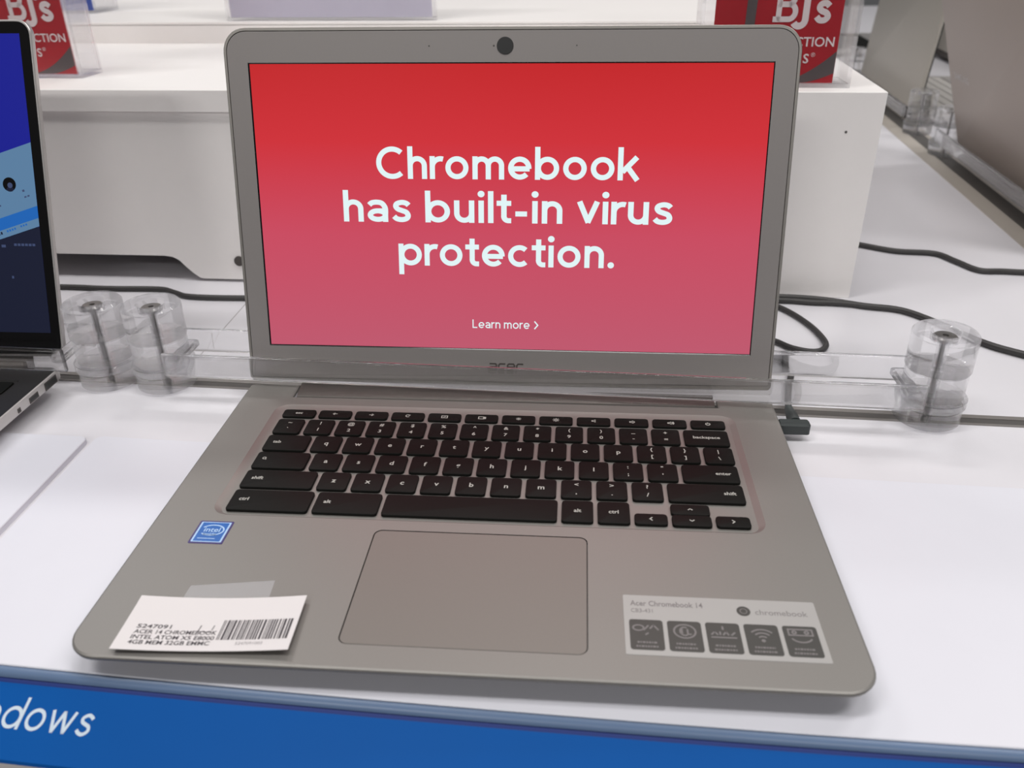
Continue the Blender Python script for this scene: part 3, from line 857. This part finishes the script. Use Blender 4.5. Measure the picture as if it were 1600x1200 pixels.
# ------------------------------------------------------------------ other laptops
def plain_laptop(label, loc, rotz, W, D, Hh, tilt, m_lid, m_deck, m_side, m_keys, screen=None, bezel=None, group=None, word=None, ports=(), ports0=(), bez=.3):
    t = thing('laptop', label, 'laptop', loc, rotz, group)
    b = MB()
    o_ = lambda i: rrect(i, W - i, i, D - i, max(1, 9 - i), 5)
    wl = rrect(16, W - 16, D * .42, D - 24, 3, 4)
    tp = b.fill(o_(.8), [wl], 16)
    b.skirt(tp[0], [lo(o_(.1), 15.5), lo(o_(0), 14.8), lo(o_(.3), 8.6), lo(o_(4), 6.2)], 1, True)
    b.skirt(tp[1], [lo(inset(wl, .5), 15.0)], 2, True)
    b.build('base', [m_deck, m_side, M['keygap'] if m_keys is M['keygrey'] else m_deck], t)
    b = MB()
    ky0, ky1 = D * .42 + 2, D - 26
    rows = 6; dy = (ky1 - ky0) / rows
    for r_ in range(rows):
        n = 14; dx = (W - 36) / n
        for c in range(n):
            P = rrect(18 + c * dx + 1, 18 + (c + 1) * dx - 1, ky0 + r_ * dy + 1, ky0 + (r_ + 1) * dy - 1, 1.2, 2)
            b.prism(P, 15.05, 16.3, 0, .25)
    tag(b.build('keyboard', m_keys, t), kind='stuff')
    b = MB(); b.prism(rrect(W * .34, W * .66, 12, D * .42 - 10, 3, 4), 16.02, 16.15); b.build('touchpad', m_side, t)
    for x in (30, W - 30):
        for y in (24, D - 24):
            b = MB(); b.cyl(x, y, 7, .2, 6.6, 16); b.build('rubber_foot', M['rubber'], t)
    b = MB()
    prof = [(D + 1, 8), (D + 1, 16), (D + 4, 19), (D + 9, 18), (D + 10, 9)]
    b.loft([[(x, y, z) for y, z in prof] for x in (W * .08, W * .92)]); b.build('hinge', M['dark_metal'], t)
    u = Vector((0, math.sin(tilt), math.cos(tilt))); n = Vector((0, -math.cos(tilt), math.sin(tilt))); o3 = Vector((0, D + 3, 20))
    lx = lambda p: o3 + Vector((p.x, 0, 0)) + u * p.y + n * p.z
    def lo_out(i): return rrect(i, W - i, i, Hh - i, max(1, 9 - i), 6)
    b = MB(lx); b.loft([lo(lo_out(3), -5.2), lo(lo_out(.5), -4.4), lo(lo_out(0), -3.4), lo(lo_out(0), -.4), lo(lo_out(.4), 0)])
    ld = b.build('lid', m_lid, t)
    b = MB(lx); b.prism(lo_out(1.2 if bez < .5 else .2), .02, bez, 0); b.build('bezel', bezel or M['glass_black'], ld)
    if screen:
        b = MB(lx); ms = screen(b); b.build('screen', ms, ld, normals=False)
    if word:
        b = MB(lx)
        b.text(word, 9, lambda a, c: (a, c, -5.32), 0, align='CENTER', bold=.1, x=0, y=0) if False else None
        txt, wx, wy, sz = word
        b.text(txt, sz, lambda a, c: (wx - a, wy + c, -5.3), 0, bold=.06, align='CENTER')
        b.build('maker_word', M['pcsilver'], ld)
    for (y0, y1, z0, z1) in ports:
        b = MB(); b.box(W - .2, W + .12, y0, y1, z0, z1, 0); b.box(W + .05, W + .2, y0 + .8, y1 - .8, z0 + .8, z1 - .8, 1)
        b.build('port', [M['dark_metal'], M['black']], t)
    for (y0, y1, z0, z1) in ports0:
        b = MB(); b.box(-.12, .2, y0, y1, z0, z1, 0); b.box(-.2, -.05, y0 + .8, y1 - .8, z0 + .8, z1 - .8, 1)
        b.build('port', [M['dark_metal'], M['black']], t)
    return t

# blue-screen laptop beside the silver one
WL, DL, HL = 330, 226, 216
XL = -139 - WL; YL = 256.5 - DL - 3
def blue_screen(b):
    X = lambda x: x - XL                       # measured across the table -> lid
    off = 6.5
    y = lambda s_: s_ + off + 8.5
    q = lambda pts, z, mi: b.face([(X(a), y(c), z) for a, c in pts], mi)
    x1 = -146.7; x0 = XL + 8
    k = .315
    e = lambda s_: s_ - k * (x1 - x0)           # the tilted panel's edges at the far side
    q([(x0, 2), (x1, 2), (x1, 196.5), (x0, 196.5)], .36, 0)
    q([(x0 + 40, e(129) + 12), (x1, 129), (x1, 88), (x0 + 40, e(88) + 12)], .40, 1)
    q([(x0 + 40, e(88) + 12), (x1, 88), (x1, 80), (x0 + 40, e(80) + 12)], .40, 2)
    q([(x0 + 40, e(80) + 12), (x1, 80), (x1, 74.5), (x0 + 40, e(74.5) + 12)], .40, 1)
    q([(x0, 2), (x1, 2), (x1, 74.3), (x0 + 40, e(74.3) + 12), (x0, e(74.3))], .38, 3)
    b.flat([(X(-164.6) + a, y(101.8) + c) for a, c in circ(0, 0, 4.6, 24)], lambda a, c: (a, c, .44), 4)
    b.flat([(X(-164.2) + a, y(101.2) + c) for a, c in circ(0, 0, 1.8, 16)], lambda a, c: (a, c, .47), 5)
    b.flat([(X(-164.4) + a, y(98.6) + c * .6) for a, c in circ(0, 0, 2.6, 16)], lambda a, c: (a, c, .46), 3)
    cs, sn = math.cos(.305), math.sin(.305)
    def rot(ox, oy):
        return lambda a, c: (X(ox) + a * cs - c * sn, y(oy) + a * sn + c * cs, .46)
    def dashes(ox, oy, n, l, wd, mi):
        b.strokes([[(i * (l + .7), 0), (i * (l + .7) + l, 0)] for i in range(n)], wd, rot(ox, oy), mi)
    dashes(-181, 115.5, 5, 1.6, 1.6, 5); dashes(-180, 112.5, 4, 1.3, 1.0, 5)
    dashes(-155, 93.5, 2, 1.6, 1.0, 5); dashes(-156, 97.5, 1, 1.6, 1.4, 5); dashes(-178, 86, 3, 1.6, 1.0, 5)
    dashes(-178, 68.2, 3, 1.2, 1.8, 3); dashes(-170, 70.8, 4, 1.2, 1.4, 2); dashes(-160, 74.2, 3, 1.2, 1.2, 2)
    b.strokes([[(X(-166) + i * 2.6, y(62)), (X(-166) + i * 2.6 + 2, y(62))] for i in range(6)], 1.6, lambda a, c: (a, c, .44), 5)
    b.strokes([[(X(-175), y(61)), (X(-172), y(61))], [(X(-170), y(40)), (X(-168.6), y(40))]], 1.8, lambda a, c: (a, c, .44), 5)
    return [M['e_blue'], M['e_steel'], M['e_band'], M['e_navy'], M['glass_black'], M['e_soft']]
plain_laptop('open laptop with a blue screen and black bezel beside the silver one', (XL, YL, 3.65), 0, WL, DL, HL + 4, .292,
             M['pcsilver'], M['pcdark'], M['pcsilver'], M['key'], blue_screen, M['glass_black'], 'laptops on display',
             ports=((DL - 25, DL - 11, 8.6, 14.2), (DL - 43, DL - 33, 9.2, 13.2), (DL - 56, DL - 53, 9.6, 12.6)))

# row of laptops on the other arm of the table, seen from behind
ARZ = math.atan2(AE.y, AE.x)
def arm_laptop(label, e0, W, D, H, tilt, m_lid, m_keys, word=None, yaw=0.0, ports0=(), dm=0):
    # local +y runs from the front edge back to the hinge, which lies at m=52
    p = arm(50 + D + 3 + dm, e0, .1)
    return plain_laptop(label, tuple(p), ARZ + yaw, W, D, H, tilt, m_lid, M['pcsilver'], M['pcsilver'], m_keys, None, M['glass_black'], 'laptops on display', word, (), ports0, 1.7)
arm_laptop('large brown-grey laptop seen from behind, lid leaning back over an acrylic bar', 434 - 400, 400, 250, 262, R(18.5), M['lidwarm'], M['keygrey'], ('SAMSUNG', 352, 92, 12))
arm_laptop('grey laptop seen from behind with its lid standing upright past the riser corner', 646, 378, 235, 240, R(-5), M['lidgrey'], M['keygrey'], ports0=((196, 209, 9, 13.5), (172, 184, 9, 13.5)))
arm_laptop('distant silver laptop with a dark keyboard seen past the red sign holder edge', 1395, 340, 225, 220, R(-4), M['lidgrey'], M['key'])
arm_laptop('distant grey laptop seen between the two large grey lids', 1120, 340, 225, 230, R(5), M['lidgrey'], M['keygrey'], dm=245)

def arm_clamp(label, e0, e1, posts):
    # built in the arm's own frame: local x along the row, local y towards the viewer's side
    O = arm(38, .5 * (e0 + e1), 0)
    t = thing('laptop_clamp', label, 'security clamp', tuple(O), ARZ, 'acrylic laptop clamps')
    h = .5 * (e1 - e0); c = .5 * (e0 + e1)
    for p_ in posts: post(t, p_ - c, 0, (0, 0, 0), None, 1.0)
    zero = lambda x: 0.0
    bar(t, -h + 16, h - 16, zero, -27, -22.6, 19.8, 38, (0, 0, 0), 'front_bar')
    bar(t, -h + 16, h - 16, zero, 17, 21.4, 19.8, 38, (0, 0, 0), 'rear_bar')
    return t
arm_clamp('clear acrylic clamp behind the large brown-grey laptop', -40, 458, (-40, 458))
arm_clamp('clear acrylic clamp behind the grey upright laptop lid', 589, 1060, (589, 1060))

# ------------------------------------------------------------------ cables
def cable(path, r, label, name='power_cable', group='black cables on the table', extra=None):
    P = [Vector(p) for p in path]; c = sum(P, Vector()) / len(P); c.z = 0
    if extra is None:
        b = MB(); b.tube(path, r); return tag(b.build(name, M['cable'], org=c), label, 'cable', group)
    t = thing(name, label, 'cable', tuple(c), 0, group)
    b = MB(); b.tube(path, r); b.build('cord', M['cable'], t, c)
    extra(t, c); return t
cable([(-420, 438, 2.6), (-300, 431, 2.6), (-245, 433, 2.6), (-202, 431, 2.6), (-155, 431.5, 2.6), (-137, 424, 2.6), (-119, 416, 2.6), (-70, 415, 2.6), (20, 420, 2.6), (120, 424, 2.6)], 2.4,
      'black cable along the foot of the riser beside the cable opening')
cable([(449.5, 590, 6), (470, 585, 2.9), (492, 573, 2.7), (520, 556.5, 2.7), (554, 551, 2.7), (566, 531, 2.7), (578, 508, 2.7), (598, 506, 2.7), (640, 504, 2.7), (700, 520, 2.7), (790, 540, 2.7)], 2.6,
      'black cable coming out from the side of the riser')
cable([(240, 430, 2.8), (320, 436, 2.8), (388, 437, 2.8), (424, 432, 2.8), (452, 421, 2.8), (480, 413, 2.8), (500, 389, 2.8), (519, 357, 2.8), (542, 336, 2.8), (600, 300, 2.8), (680, 280, 2.8)], 2.6,
      'long black cable trailing from behind the lid past the acrylic post')
cable([(250, 424, 2.6), (330, 429, 2.6), (388, 430, 2.6), (410, 427, 2.6), (428, 426, 2.7), (442, 424, 2.8), (453, 420.5, 2.8)], 2.3,
      'short black cable lying beside the long one at the riser foot')
def plug(t, c):
    b = MB()
    b.prism(rrect(341.2, 360.5, 211.5, 219.5, 2.0, 4), 5.2, 12.2, 0, 1.0)
    b.build('plug', M['plug'], t, c)
    b = MB(); b.loft([[(352.5 + a, y, 8.8 + z) for a, z in circ(0, 0, r_, 14)] for y, r_ in ((219.6, 3.9), (228, 3.7), (233, 3.0), (238, 2.5))])
    b.build('strain_relief', M['plug'], t, c)
cable([(352.5, 236, 8.8), (354.5, 250, 8.4), (359, 268, 5), (364, 285, 2.8), (368, 301, 2.6), (365, 314, 2.6), (350, 319, 2.6), (330, 321, 2.6), (321, 336, 2.6), (334, 354, 2.6), (352, 358, 2.6), (366, 351, 2.6), (377, 339, 2.6), (391, 333.5, 2.6), (401, 340, 2.6), (404, 354, 2.6), (399, 382, 2.6), (386, 411, 2.6), (370, 424, 2.6), (340, 420, 2.6), (300, 408, 2.6)], 2.2,
      'looped black charger cable with an angled plug in the silver laptop side', 'charger_cable', None, plug)
